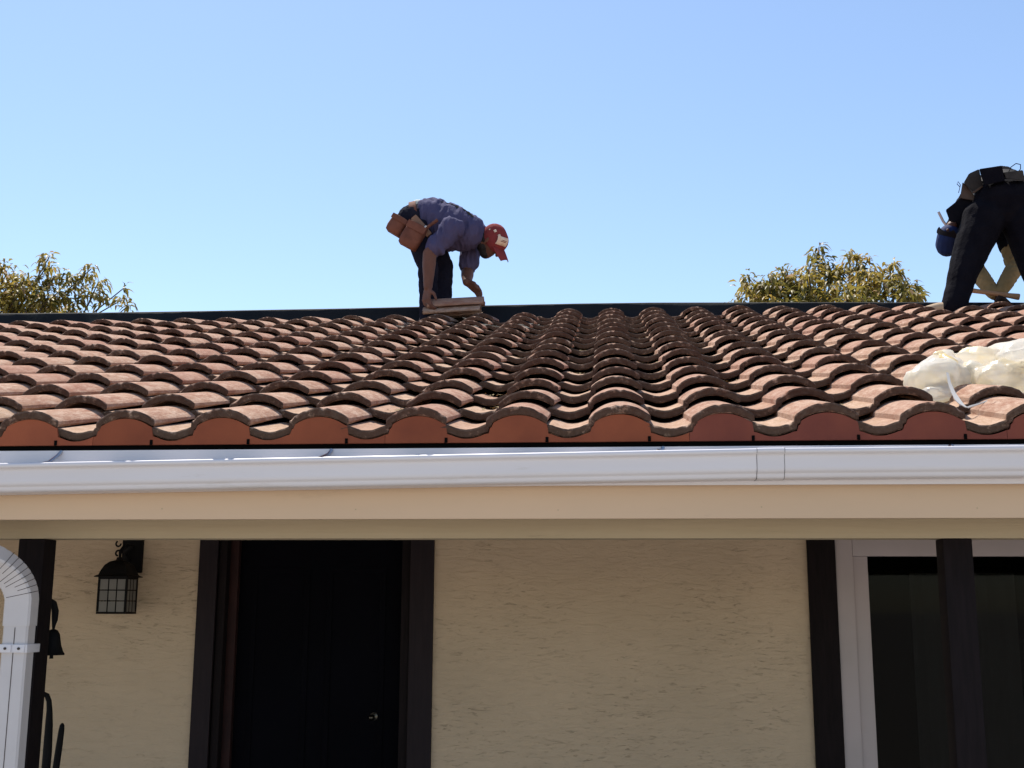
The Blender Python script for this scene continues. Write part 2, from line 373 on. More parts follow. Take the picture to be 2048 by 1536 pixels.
# door: trims, jamb, slab set back
for x0, x1 in ((-2.150, -2.052), (-1.045, -.925)): obj('door_trim', B((x0, WY-.022, -.15), (x1, WY-.001, 2.149), .003), 'trim', house)
obj('door_trim', B((-2.15, WY-.020, 2.1495), (-.925, WY-.001, 2.196), .003), 'trim', house)
fr = obj('door_frame', B((-2.049, WY+.0, -.15), (-2.008, WY+.14, 2.148), .003), 'dark', house)
obj('door_frame', B((-1.092, WY+.0, -.15), (-1.047, WY+.14, 2.148), .003), 'dark', house)
obj('door_stop', B((-2.0075, WY+.05, -.15), (-1.962, WY+.09, 2.148), .003), 'jamb', house)
dr = obj('door', B((-2.0, WY+.10, -.14), (-1.095, WY+.138, 2.14), .003), 'door', house)
for z0, z1 in ((-.02, .75), (.90, 1.95)):
    for x0, x1 in ((-1.90, -1.59), (-1.50, -1.19)):
        bm = bmesh.new()
        for lo, hi in (((x0, 0, z0), (x1, .012, z0+.03)), ((x0, 0, z1-.03), (x1, .012, z1)), ((x0, 0, z0+.0305), (x0+.03, .012, z1-.0305)), ((x1-.03, 0, z0+.0305), (x1, .012, z1-.0305))):
            box(bm, (lo[0], WY+.094, lo[2]), (hi[0], WY+.099, hi[2]), .002)
        obj('panel_moulding', bm, 'door', dr)
kp = at(743, 1435, WY+.04); bm = bmesh.new()
tube(bm, [(kp.x, WY+.10, kp.z), (kp.x, WY+.092, kp.z), (kp.x, WY+.088, kp.z), (kp.x, WY+.06, kp.z), (kp.x, WY+.05, kp.z), (kp.x, WY+.035, kp.z), (kp.x, WY+.025, kp.z), (kp.x, WY+.02, kp.z)], [.020, .020, .009, .008, .013, .016, .011, .004], 16)
obj('door_knob', bm, 'brass', dr)

# sliding glass door with its dark side trim
obj('window_trim', B((.943, WY-.024, -.15), (1.080, WY-.001, 2.196), .003), 'dark', house)
wn = obj('window', B((1.081, WY-.012, -.15), (1.165, WY+.10, 2.099), .004), 'frame_white', house)
def wpart(n, lo, hi, m='frame_white', bev=.004): return obj(n, B(lo, hi, bev), m, wn)
wpart('frame', (1.1655, WY+.006, -.10), (1.240, WY+.07, 2.004))
wpart('frame', (1.1655, WY-.010, 2.0045), (3.39, WY+.10, 2.099))
wpart('frame', (3.31, WY+.006, -.10), (3.39, WY+.07, 2.004))
wpart('frame', (2.24, WY+.012, -.10), (2.31, WY+.065, 2.004))
wpart('frame', (1.1655, WY-.010, -.15), (3.39, WY+.10, -.1005))
obj('pane', B((1.2405, WY+.034, -.0995), (2.2395, WY+.040, 2.0035)), 'glass', wn)
obj('pane', B((2.3105, WY+.034, -.0995), (3.3095, WY+.040, 2.0035)), 'glass', wn)
def drape(x0, x1, y, z0, z1, amp=.02, wl=.09):
    bm = bmesh.new(); n = int((x1-x0)/.012); rr = []
    for k in range(5):
        z = z1+(z0-z1)*k/4
        rr.append([Vector((x0+(x1-x0)*i/n, y+amp*(.6+.4*k/4)*math.sin(i*.012/wl*6.28+.4*math.sin(i*.21)), z)) for i in range(n+1)])
    loft(bm, rr, False); bmesh.ops.solidify(bm, geom=bm.faces[:], thickness=.003); return bm
cr = thing('curtain', (1.9, WY+.3, -.14), 'pale grey curtain hanging inside the sliding glass door', 'curtain')
obj('fabric', drape(1.50, 2.02, WY+.26, -.1, 1.93), 'curtain', cr); obj('fabric', drape(2.62, 3.3, WY+.26, -.1, 1.93), 'curtain', cr)
bm = bmesh.new(); tube(bm, [(1.2, WY+.26, 1.95), (3.4, WY+.26, 1.95)], .012); obj('rod', bm, 'iron', cr)

# ------------------------------------------------------------------ roof deck, ridge board, tiles
bm = bmesh.new()
prof = [(.035, deck_z(.035)), (RY, deck_z(RY)), (2*RY, deck_z(2*RY)), (2*RY, deck_z(2*RY)-.022), (RY, deck_z(RY)-.022), (.035, deck_z(.035)-.022)]
loft(bm, [[Vector((x, y, z)) for y, z in prof] for x in (XL-.1, XR+.1)])
roof = obj('roof', bm, 'felt', house)
obj('felt_edge', B((XL, .0235, 2.226), (XR, .0345, 2.2395)), 'gap', roof)  # felt strip blacked to read as the shadow gap below the closures
# ridge board wrapped in underlayment
tops = [(-300, 630), (0, 627), (200, 625), (400, 622), (560, 619), (700, 616.5), (850, 613), (1000, 610), (1150, 607), (1300, 605), (1600, 604.5), (1850, 604.5), (2048, 605), (2400, 606)]
bm = bmesh.new(); rings = []
xs = [at(a, b, RY-.02) for a, b in tops]
xs = [Vector((XL, 0, 4.005))]+[q for q in xs if XL < q.x < XR]+[Vector((XR, 0, xs[-1].z))]
fine = []
for a, b in zip(xs, xs[1:]):
    n = max(1, int((b.x-a.x)/.12))
    for i in range(n): fine.append(a.lerp(b, i/n))
fine.append(xs[-1])
for q in fine:
    wv = .010*noise.noise(Vector((q.x*1.3, 3, 0)))+.004*noise.noise(Vector((q.x*5, 9, 0))); z = q.z; lean = .012+.018*noise.noise(Vector((q.x*.9, 7, 1)))
    pr = [(RY-.16+wv, deck_z(RY-.16)+.004), (RY-.055+wv*1.5-lean, deck_z(RY)+.004), (RY-.036+wv-lean*.5, z-.05), (RY-.030+wv, z-.008), (RY-.020, z), (RY+.02, z-.001), (RY+.03, z-.01), (RY+.035, deck_z(RY)+.002), (RY+.12, deck_z(RY+.12)+.004), (RY+.10, deck_z(RY+.1)-.004), (RY-.14, deck_z(RY-.14)-.004)]
    rings.append([Vector((q.x, a, b)) for a, b in pr])
loft(bm, rings); obj('ridge_board', bm, 'felt', roof, ang=60)

def tile_bm(seed):
    rnd = random.Random(seed)
    Rr = .1352
    top = [(-.235, -.0605), (-.2175, -.0555), (-.205, -.0585), (-.19, -.0645), (-.173, -.0695), (-.157, -.071), (-.14, -.0695), (-.123, -.065), (-.110, -.0605), (-.101, -.0565), (-.0965, -.0545), (-.0952, -.0395), (-.0910, -.0345)]
    for i in range(1, 14):
        x = -.0905+(.0905+.0865)*i/14; top.append((x, -(Rr-math.sqrt(Rr*Rr-x*x))))
    top += [(.0868, -.0312), (.0895, -.0345), (.0900, -.0440)]
    bot = []
    for i, (x, z) in enumerate(top):
        dx = 0
        if -.099 < x < -.085: dx = .013
        bot.append((x+dx*(.6 if x < -.094 else 1), z-.0265))
    bot[-1] = (.0845, -.0535); bot[-2] = (.0828, -.0530); bot[-3] = (.0808, -.0520)
    LN = .42; n = len(top); bm = bmesh.new()
    ed = [(rnd.uniform(-1, 1)*.0012, rnd.uniform(-1, 1)*.0012) for _ in top]
    for _ in range(3):                                            # small chips in the nose
        i = rnd.randrange(2, n-3); ed[i] = (.003+rnd.random()*.004, -.002-.003*rnd.random())
    rings = []
    rings.append([Vector((x, .0000+ed[i][0]*.6, z-.0055+ed[i][1])) for i, (x, z) in enumerate(top)]+[Vector((x, .001, z+.004)) for x, z in bot[::-1]])
    rings.append([Vector((x, .0045+ed[i][0], z+ed[i][1]*.8)) for i, (x, z) in enumerate(top)]+[Vector((x, .006, z)) for x, z in bot[::-1]])
    rings.append([Vector((x, .02, z+ed[i][1]*.15)) for i, (x, z) in enumerate(top)]+[Vector((x, .02, z)) for x, z in bot[::-1]])
    rings.append([Vector((x, LN, z)) for x, z in top]+[Vector((x, LN, z+.012)) for x, z in bot[::-1]])
    vr = loft(bm, rings, True, False)
    for v in (vr[0], vr[-1]):
        for i in range(n-1): bm.faces.new((v[i], v[i+1], v[2*n-2-i], v[2*n-1-i]))
    return bm, top, bot
TM = []; TV = []
for s_ in range(8):
    b, ttop, tbot = tile_bm(s_); TM.append(mesh(b, 'tile', 'tile', 32))
DL = math.asin(.0405/E)
def tile_matrix(c, k, rnd):
    p = O0+Vector((c*P, 0, 0))+U*(k*E)
    j = 1 if k else .55
    p += Vector((rnd.gauss(0, .0022)*j, rnd.gauss(0, .004)*j, 0))+N*(rnd.gauss(0, .0014)*j)
    return Matrix.Translation(p) @ Matrix.Rotation(rnd.gauss(0, R(.55))*j, 4, 'Z') @ Matrix.Rotation(SL-DL+rnd.gauss(0, R(.35)), 4, 'X') @ Matrix.Rotation(rnd.gauss(0, R(.5)), 4, 'Y')
rnd = random.Random(11)
cells = []
for k in range(15):
    for c in range(-23, 22):
        if k == 14 and c <= -2: continue
        q = O0+Vector((c*P, 0, 0))+U*(k*E); x, y = px(q); dist = (q-CL).length
        vis = -150/dist*3.4 < x < 2048+180/dist*3.4
        cells.append((vis, dist, c, k, tile_matrix(c, k, rnd), rnd.randrange(8)))
cells.sort(key=lambda a: (not a[0], a[1]))
keep, rest = [a for a in cells if a[0]][:300], []
kk = {(a[2], a[3]) for a in keep}; rest = [a for a in cells if (a[2], a[3]) not in kk]
for a in keep: obj('tile', TM[a[5]], None, roof, a[4])
bm = bmesh.new()
for a in rest:
    n0 = len(bm.verts); bm.from_mesh(TM[a[5]]); bm.verts.ensure_lookup_table()
    bmesh.ops.transform(bm, matrix=a[4], verts=bm.verts[n0:])
me = mesh(bm, 'tile', 'tiles_beyond', 32, False); tag(put(bpy.data.objects.new('outlying_tiles', me), roof), kind='stuff')

# eave closures under the first course: scalloped, with weep slots
def under(x):                                                      # underside of the first course at x
    c = math.floor((x+.2175)/P); l = x-c*P
    for (x0, z0), (x1, z1) in zip(tbot, tbot[1:]):
        if x0 <= l <= x1 and x1 > x0: return 2.35+z0+(z1-z0)*(l-x0)/(x1-x0)
    return 2.35-.054
seams = [.205+.915*i for i in range(-8, 8)]
for x0, x1 in zip(seams, seams[1:]):
    bm = bmesh.new(); x = x0+.0006; cols = []
    while x < x1-.0015:
        l = (x+.2175) % P-.2175; slot = .084 < l < .0875 or l < -.2115
        cols.append((x, max(under(x)-.001, 2.252), 2.262 if (slot and False) else 2.2405)); x += .0045
    cols.append((x1-.0006, max(under(x1)-.001, 2.252), 2.2405))
    rf = [[Vector((a, y, b)) for a, b, c in cols]+[Vector((a, y, c)) for a, b, c in cols[::-1]] for y in (.010, .0225)]
    va = [[bm.verts.new(p) for p in r] for r in rf]; n = len(cols)
    for s_ in va:
        for i in range(n-1): bm.faces.new((s_[i], s_[i+1], s_[2*n-2-i], s_[2*n-1-i]))
    for i in range(2*n): bm.faces.new((va[0][i], va[0][(i+1) % (2*n)], va[1][(i+1) % (2*n)], va[1][i]))
    obj('eave_closure', bm, 'closure_red' if x0 > .1 else 'closure', roof)
for c in range(-14, 14):
    x = c*P+.0865; obj('weep_slot', B((x-.0045, .0075, 2.2395), (x+.0045, .0098, 2.2555), .0008), 'gap', roof)  # black blocks painted for the dark inside the open slots

# ------------------------------------------------------------------ gutter
obj('drip_edge', B((XL, .0125, 2.11), (XR, .0195, 2.2245)), 'white', house)
def lipz(x): return 2.1975+.0135*(x+.32) if x < .43 else 2.2076+.004*(x-.43)
GP = [(.050, .02), (.050, -.0855), (-.030, -.0860), (-.040, -.0845), (-.0455, -.080), (-.0475, -.0735), (-.0485, -.0705), (-.0535, -.0680), (-.0580, -.0625), (-.0600, -.0540), (-.0600, -.0250), (-.0615, -.0200), (-.0660, -.0165),
      (-.0720, -.0150), (-.0745, -.0110), (-.0750, -.0070), (-.0735, -.0030), (-.0705, -.0007), (-.067, 0), (-.0630, -.0010), (-.0615, -.004), (-.0615, -.010)]
def gutter_bm(x0, x1, off=0):
    bm = bmesh.new(); n = max(2, int((x1-x0)/.25)); rr = []
    for i in range(n+1):
        x = x0+(x1-x0)*i/n; wv = .0012*noise.noise(Vector((x*2.2, 0, 4)))
        rr.append([Vector((x, y-(off if y < 0 else -off*0)+wv, z-(off if z < -.05 else -off*.6)+lipz(x))) for y, z in GP])
    loft(bm, rr, False)
    bmesh.ops.recalc_face_normals(bm, faces=bm.faces)
    bmesh.ops.solidify(bm, geom=bm.faces[:], thickness=.0012); return bm
gut = obj('gutter', gutter_bm(XL, .427), 'white', house, ang=50)
obj('gutter', gutter_bm(.433, XR), 'white', house, ang=50)
obj('joint_cover', gutter_bm(.392, .468, .0014), 'white', gut, ang=50)
for x in (.3905, .4695): obj('joint_seam', gutter_bm(x-.0005, x+.0005, .0006), 'dark_line', gut, ang=50)
for x in (-3.3, -2.52, -1.735, -.885, .115, .95, 1.8, 2.6):
    bm = bmesh.new(); z = lipz(x)
    tube(bm, [(x+.012, .011, 2.222), (x+.004, .000, 2.205), (x-.006, -.03, z+.004), (x-.010, -.058, z-.003)], .0055, 8)
    obj('hanger', bm, 'steel', gut)

# ------------------------------------------------------------------ downspout
WD, DP = .044, .030
def sweep(bm, pts, sc, wd=WD, dp=DP):
    rings = []
    for i, p in enumerate(pts):
        p = Vector(p); d = (Vector(pts[min(i+1, len(pts)-1)])-Vector(pts[max(i-1, 0)])).normalized()
        sx = Vector((1, 0, 0)); sx = (sx-d*sx.dot(d)).normalized(); sy = d.cross(sx)
        if sy.y > 0: sy = -sy
        a, b, c = wd*sc[i], dp*sc[i], .006
        rings.append([p+sx*u+sy*v for u, v in ((-a+c, -b), (a-c, -b), (a, -b+c), (a, b-c), (a-c, b), (-a+c, b), (-a, b-c), (-a, -b+c))])
    loft(bm, rings); return bm
sx_, sy_ = -1.886, .155
def bez(a, b, c, n): return [Vector(a)*(1-t)**2+Vector(b)*2*t*(1-t)+Vector(c)*t*t for t in [i/n for i in range(n+1)]]
A0, A1, A2 = Vector((-2.20, -.005, 2.10)), Vector((-2.195, -.005, 2.03)), Vector((-2.12, .035, 1.985))
K0, K1, K2 = Vector((-1.985, .095, 1.905)), Vector((-1.895, .150, 1.855)), Vector((sx_, sy_, 1.772))
path = [A0]+bez(A0.lerp(A1, .6), A1, A2, 10)+bez(K0, K1, K2, 22)+[Vector((sx_, sy_, 1.69))]
sc = []
for i, q in enumerate(path):
    e1 = 2 <= i <= 10; e2 = 13 <= i <= 31
    sc.append(1+(.012 if i % 2 else -.006) if (e1 or e2) else 1)
bm = bmesh.new(); sweep(bm, path, sc); spout = obj('downspout', bm, 'spout', house, ang=25)
bm = bmesh.new(); sweep(bm, [(sx_, sy_, 1.728), (sx_, sy_, 1.6), (sx_, sy_, -.14)], [.93, .93, .93]); obj('pipe', bm, 'spout', spout, ang=25)
obj('seam', B((sx_-.001, sy_-DP*.93-.0012, -.13), (sx_+.001, sy_-DP*.93-.0001, 1.685)), 'dark_line', spout)
for i in range(18, 33, 2):                                        # dark bands across the crimps of the elbow
    q, d = path[i], (path[i+1]-path[i-1]).normalized()
    s1 = Vector((1, 0, 0)); s1 = (s1-d*s1.dot(d)).normalized(); s2 = d.cross(s1); s2 = -s2 if s2.y > 0 else s2
    m4 = Matrix((( s1.x, s2.x, d.x, q.x), (s1.y, s2.y, d.y, q.y), (s1.z, s2.z, d.z, q.z), (0, 0, 0, 1)))
    cw = random.uniform(-.95, .2); obj('crimp', B((WD*cw, -DP*1.010, -.0009), (WD*1.010, DP*1.010, .0009), 0, m4), 'dark_line', spout)
zs = at(30, 1297, sy_-.03).z
st = obj('strap', B((sx_-WD-.003, sy_-DP-.0035, zs-.013), (sx_+WD+.003, sy_+DP+.02, zs+.013), .002), 'white', spout)
for dx in (-.022, .022):
    obj('strap_tab', B((sx_+dx-.018, sy_-DP-.007, zs-.0125), (sx_+dx+.018, sy_-DP-.0036, zs+.0125), .0015), 'white', spout)
    bm = bmesh.new(); tube(bm, [(sx_+dx, sy_-DP-.0072, zs), (sx_+dx, sy_-DP-.0105, zs)], .0042, 10); obj('screw', bm, 'dark_line', spout)

# ------------------------------------------------------------------ wall lantern
lx0, lx1 = at(194, 1190, 2.255).x, at(253, 1190, 2.255).x; ly0, ly1 = 2.255, 2.390; lz0, lz1 = at(220, 1228, 2.255).z, at(220, 1154, 2.255).z
lan = thing('wall_lantern', ((lx0+lx1)/2, 2.4, lz0), 'black iron wall lantern with small frosted panes beside the door', 'lantern')
cx_, cy_ = (lx0+lx1)/2, (ly0+ly1)/2
bm = bmesh.new()
for x in (lx0, lx1-.010):
    for y in (ly0, ly1-.010): box(bm, (x, y, lz0+.0105), (x+.010, y+.010, lz1-.0105))
for z in (lz0, lz1-.010):
    box(bm, (lx0, ly0, z), (lx1, ly0+.010, z+.010)); box(bm, (lx0, ly1-.010, z), (lx1, ly1, z+.010))
    box(bm, (lx0, ly0+.0105, z), (lx0+.010, ly1-.0105, z+.010)); box(bm, (lx1-.010, ly0+.0105, z), (lx1, ly1-.0105, z+.010))
obj('frame', bm, 'iron', lan)
ix0, ix1, iz0, iz1 = lx0+.011, lx1-.011, lz0+.011, lz1-.011
for face in range(4):
    bars = bmesh.new()
    if face in (0, 1):
        yy = ly0+.003 if face == 0 else ly1-.007; a0, a1 = ix0, ix1
        q = lambda a, b, c, d, t: ((a, yy+t, c), (b, yy+.004-t, d))
    else:
        xx = lx0+.003 if face == 2 else lx1-.007; a0, a1 = ly0+.011, ly1-.011
        q = lambda a, b, c, d, t: ((xx+t, a, c), (xx+.004-t, b, d))
    wv, hv = (a1-a0)/3, (iz1-iz0)/3
    for i in (1, 2):
        box(bars, *q(a0+wv*i-.0025, a0+wv*i+.0025, iz0-.001, iz1+.001, 0))
    for i in (1, 2):
        for j in range(3): box(bars, *q(a0+wv*j+(.0028 if j else 0), a0+wv*(j+1)-(.0028 if j < 2 else 0), iz0+hv*i-.0025, iz0+hv*i+.0025, .0002))
    obj('glazing_bar', bars, 'iron', lan)
    for i in range(3):
        for j in range(3):
            obj('pane', B(*q(a0+wv*i+(.003 if i else -.0005), a0+wv*(i+1)-(.003 if i < 2 else -.0005), iz0+hv*j+(.003 if j else -.0005), iz0+hv*(j+1)-(.003 if j < 2 else -.0005), .0012)), 'frost', lan)
bm = bmesh.new(); rr = []
for z, w_ in ((0, .088), (.004, .090), (.012, .074), (.035, .066), (.060, .054), (.078, .036), (.086, .014), (.10, .010)):
    rr.append([Vector((cx_+w_*a, cy_+w_*b, lz1+z)) for a, b in ((-1, -1), (0, -1.04), (1, -1), (1.04, 0), (1, 1), (0, 1.04), (-1, 1), (-1.04, 0))])
loft(bm, rr); obj('roof', bm, 'iron', lan)
bx = at(268, 1100, WY).x
obj('back_plate', B((bx-.055, WY-.024, at(268, 1146, WY).z), (bx+.055, WY-.0015, at(268, 1050, WY).z), .006), 'iron', lan)
bm = bmesh.new(); zt = lz1+.10
tube(bm, [(cx_, cy_, zt-.01), (cx_, cy_, zt+.03), (cx_+.012, cy_+.03, zt+.065), (cx_+.03, cy_+.08, zt+.06), (bx-.02, WY-.06, zt+.03), (bx-.01, WY-.02, zt-.01)], [.007, .008, .010, .010, .010, .009], 8)
obj('arm', bm, 'iron', lan)
bm = bmesh.new(); ce = Vector((cx_-.010, cy_, zt+.018))
tube(bm, [ce+Vector((math.cos(t)*.020*(1-t/9), 0, math.sin(t)*.020*(1-t/9))) for t in [i*.35 for i in range(14)]], .0048, 8)
tube(bm, [ce+Vector((-.002, 0, .05))+Vector((math.cos(t+2)*.013, 0, math.sin(t+2)*.013)) for t in [i*.4 for i in range(12)]], .0045, 8)
obj('scroll', bm, 'iron', lan)

# ------------------------------------------------------------------ bell, cane and stake at the left post
bc = at(103, 1310, .45); bt = at(103, 1258, .45)
bell = thing('hanging_bell', bc, 'black iron bell hanging from a scroll bracket on the downspout-side porch post', 'bell')
h = bt.z-bc.z; bm = bmesh.new()
prf = [(.041, 0), (.042, .003), (.036, .012), (.029, .030), (.025, .050), (.022, .065), (.014, .077), (.004, .081)]
loft(bm, [[bc+Vector((math.cos(a)*r, math.sin(a)*r, z*h/.081)) for a in [2*math.pi*i/20 for i in range(20)]] for r, z in prf]); obj('bell_body', bm, 'iron', bell)
bm = bmesh.new(); tube(bm, [bc+Vector((0, 0, h-.003)), bc+Vector((0, 0, h+.012)), bc+Vector((.002, 0, h+.03)), bc+Vector((.006, -.01, h+.06)), bc+Vector((.004, -.02, h+.085)), bc+Vector((-.02, -.035, h+.105)), bc+Vector((-.05, -.045, h+.10))], [.004, .006, .010, .012, .011, .009, .009], 10)
obj('bracket', bm, 'iron', bell)
bm = bmesh.new(); tube(bm, [bc+Vector((0, 0, h*.6)), bc+Vector((0, 0, -.012))], [.003, .007], 8); obj('clapper', bm, 'iron', bell)
c0 = at(97, 1430, .62)
pts = [at(70, 1402, .60), at(78, 1391, .60), at(87, 1387, .61), at(94, 1391, .62), at(98, 1402, .62), at(99, 1420, .62), at(98, 1450, .62), at(95, 1500, .62), at(92, 1536, .62)]
e_ = pts[-1]; pts += [Vector((e_.x+.004, e_.y-.01, .8)), Vector((e_.x+.01, e_.y-.02, -.149))]
cane = bm = bmesh.new(); tube(bm, pts, [.007, .008, .008, .009, .009, .010, .013, .015, .015, .013, .010], 10)
tag(obj('walking_cane', bm, 'iron'), 'dark cane with a hooked handle standing behind the downspout-side porch post', 'cane')
s0, s1 = at(125, 1446, .7), at(112, 1536, .7); d = (s1-s0)
pts = [s0, s0+d*.05, s0+d*.15, s0+d*.5, s1, s0+d*((s0.z+.149)/(s0.z-s1.z))]
bm = bmesh.new(); tube(bm, pts, [.003, .008, .010, .0115, .012, .012], 10)
tag(obj('garden_stake', bm, 'iron'), 'straight dark pointed stake leaning beside the hooked cane', 'stake')

# ------------------------------------------------------------------ loose tiles in the first worker's hands
def loose(p, yaw, tilt, roll, label):
    m4 = Matrix.Translation(p) @ Matrix.Rotation(R(tilt), 4, 'Y') @ Matrix.Rotation(R(yaw), 4, 'Z') @ Matrix.Rotation(R(roll), 4, 'Y')
    o = put(bpy.data.objects.new('loose_roof_tile', TM[2]), None, m4)
    tag(o, label, 'roof tile', 'loose roof tiles at the ridge')
loose(at(846, 625, 4.72)+Vector((0, 0, .040)), -88, -2.6, 14, 'loose terracotta tile lying underneath another on the ridge by the red-capped man')
loose(at(850, 611, 4.72)+Vector((.01, -.005, .045)), -87, -2.8, 20, 'loose terracotta tile on top of another, held by the red-capped man')

# ------------------------------------------------------------------ people
def hand(bm, wrist, palm_dir, side, curl, s=1.0, spread=.021):
    """palm and five bent fingers; palm_dir from wrist to knuckles, side = thumb side, curl = way the fingers bend"""
    d, sd_, cu = Vector(palm_dir).normalized(), Vector(side).normalized(), Vector(curl).normalized(); w_ = Vector(wrist)
    k = w_+d*.085*s
    for f in (-1, -.33, .33, 1): capsule(bm, w_+sd_*f*.014*s, .016*s, k+sd_*f*spread*1.35*s, .0115*s, n=8)
    for i, (f, ln) in enumerate(((1.4, .070), (.47, .078), (-.47, .073), (-1.4, .058))):
        a = k+sd_*f*spread*s; b = a+(d*.75+cu*.55)*ln*.45*s; c = b+(d*.25+cu*.95)*ln*.33*s; e = c+(cu*.95-d*.25)*ln*.28*s
        for p, q, r0, r1 in ((a, b, .0100, .0092), (b, c, .0092, .0085), (c, e, .0085, .0072)): capsule(bm, p, r0*s, q, r1*s, n=8)
    t0 = w_+d*.025*s+sd_*.020*s; t1 = t0+(sd_*.7+d*.5+cu*.35)*.042*s; t2 = t1+(d*.7+cu*.6)*.034*s
    capsule(bm, t0, .014*s, t1, .0115*s, n=8); capsule(bm, t1, .0112*s, t2, .0085*s, n=8)
def head(bm, c, upv, fwd, s=1.0):
    u, f = Vector(upv).normalized(), Vector(fwd).normalized(); f = (f-u*f.dot(u)).normalized(); l = u.cross(f); c = Vector(c)
    capsule(bm, c-f*.018*s+u*.02*s, .092*s, c+f*.012*s+u*.018*s, .086*s, (l, .86))      # skull
    capsule(bm, c+f*.03*s-u*.035*s, .066*s, c+f*.045*s-u*.075*s, .046*s, (l, .9))       # jaw and chin
    capsule(bm, c+f*.088*s+u*.012*s, .010*s, c+f*.112*s-u*.022*s, .0145*s, n=8)         # nose
    capsule(bm, c+f*.080*s-u*.055*s+l*.02*s, .009*s, c+f*.080*s-u*.055*s-l*.02*s, .009*s, n=8)   # lips
    for q in (-1, 1):
        capsule(bm, c+f*.082*s+u*.03*s+l*q*.018*s, .010*s, c+f*.074*s+u*.03*s+l*q*.045*s, .009*s, n=8)  # brow
        capsule(bm, c-f*.004*s+u*.02*s+l*q*.080*s, .014*s, c+f*.004*s-u*.022*s+l*q*.080*s, .010*s, (l, .5), n=8)  # ear
    return u, f, l
def grow(bm, chain, flat=None, n=14):
    for (p, r), (q, s_) in zip(chain, chain[1:]): capsule(bm, p, r, q, s_, flat, n)

# --- first worker: side-on, bent over a tile
DZ = deck_z(4.85)
p1 = thing('person', at(872, 640, 4.85)*1, 'man in red cap and slate blue shirt bending over tiles at the ridge', 'person')
pel, wai, che, uch = at(838, 443, 4.90), at(862, 437, 4.90), at(905, 453, 4.90), at(932, 464, 4.90)
nk, hd = at(952, 470, 4.90), at(984, 483, 4.90)
shR, elR, wrR = at(904, 457, 4.71), at(859, 508, 4.66), at(856, 574, 4.66)
shL, elL, wrL = at(946, 476, 5.08), at(935, 543, 5.05), at(934, 564, 4.93)
hipR, knR = at(838, 462, 4.82), at(856, 535, 4.79); anR = Vector((at(858, 620, 4.79).x, 4.79, DZ+.09))
hipL, knL = at(848, 462, 4.98), at(886, 532, 5.0); anL = Vector((at(886, 620, 4.99).x, 4.99, deck_z(4.99)+.09))
UPH, FWH = Vector((.78, -.42, .46)), Vector((.45, -.05, -.82))
bm = bmesh.new()
grow(bm, [(pel, .135), (wai, .125), (che, .135), (uch, .115), (nk, .06), (hd-UPH*.03, .058)])
grow(bm, [(shR, .064), (elR, .050), (elR.lerp(wrR, .3), .050), (wrR, .033)]); grow(bm, [(shL, .064), (elL, .049), (elL.lerp(wrL, .4), .048), (wrL, .034)])
for a, b, c, dy in ((hipR, knR, anR, 0), (hipL, knL, anL, 0)): grow(bm, [(a, .092), (b, .058), (b.lerp(c, .3), .056), (c, .038), (c+Vector((.10, 0, -.05)), .035)])
head(bm, hd, UPH, FWH)
hand(bm, wrR, (-.10, -.02, -1), (.75, -.6, 0), (.65, .1, -.5), 1.12); hand(bm, wrL, (.75, -.12, -.62), (.35, -.75, .40), (.05, -.05, -1), 1.15)
melt('body', bm, 'skin', p1, .0055, 3)
bm = bmesh.new()                                                   # t-shirt
sh2 = lambda v, x, y: v+Vector((x, 0, y))
FB = Vector((-.22, -.50, .84))
grow(bm, [(sh2(pel, .03, .004), .160), (sh2(wai, .01, -.004), .176), (sh2(che, 0, -.010), .184), (uch, .150), (nk-UPH*.02, .082)], (FB, .84), 20)
grow(bm, [(che+Vector((-.02, 0, -.07)), .12), (che+Vector((.09, 0, -.09)), .10)])
grow(bm, [(shR, .088), (shR.lerp(elR, .72), .073)]); grow(bm, [(shL, .085), (shL.lerp(elL, .78), .070)])
melt('shirt', bm, 'shirt', p1, .008, 3, .011, 9, stretch=(2.3, .7, .7))
bm = bmesh.new(); q = pel+Vector((.02, 0, .118)); capsule(bm, q+Vector((-.03, -.05, -.005)), .042, q+Vector((.055, .03, .010)), .038); melt('undershirt', bm, 'cotton_white', p1, .007, 3, .003, 20)
bm = bmesh.new()                                                   # jeans
grow(bm, [(pel+Vector((-.035, -.03, -.02)), .140), (pel+Vector((-.035, .03, -.02)), .140)])
for a, b, c in ((hipR, knR, anR), (hipL, knL, anL)): grow(bm, [(a, .108), (b, .076), (b.lerp(c, .5), .068), (c+Vector((0, 0, -.03)), .066)])
melt('jeans', bm, 'jeans', p1, .009, 3, .005, 16)
for c in (anR, anL):
    bm = bmesh.new(); grow(bm, [(c+Vector((-.03, 0, -.048)), .045), (c+Vector((.10, 0, -.052)), .043), (c+Vector((.17, 0, -.060)), .036)]); grow(bm, [(c, .05), (c+Vector((0, 0, -.05)), .048)])
    melt('boot', bm, 'boot', p1, .008, 3)
u, f, l = UPH.normalized(), None, None
f = (FWH-u*FWH.dot(u)).normalized(); l = u.cross(f)
bm = bmesh.new()                                                   # hair and beard
capsule(bm, hd-f*.045-u*.02, .082, hd-f*.03-u*.06, .070, (l, .95)); capsule(bm, hd+f*.035-u*.085, .050, hd+f*.012-u*.070, .062, (l, .98))
melt('hair', bm, 'hair', p1, .007, 2, .004, 40)
bm = bmesh.new()                                                   # cap: crown then brim
capsule(bm, hd-f*.020+u*.038, .098, hd+f*.016+u*.036, .095, (l, .90)); cap = melt('cap', bm, 'cap_red', p1, .007, 3)
bm = bmesh.new(); rr = []
for i in range(7):
    t = i/6; wd = .080*(1-.30*t*t); o_ = hd+f*(.075+.115*t)+u*(.040-.012*t)
    rr.append([o_+l*(wd*a)-u*(.022*a*a)+u*b for a, b in [(-1+.25*j, .003) for j in range(9)]+[(1-.25*j, -.003) for j in range(9)]])
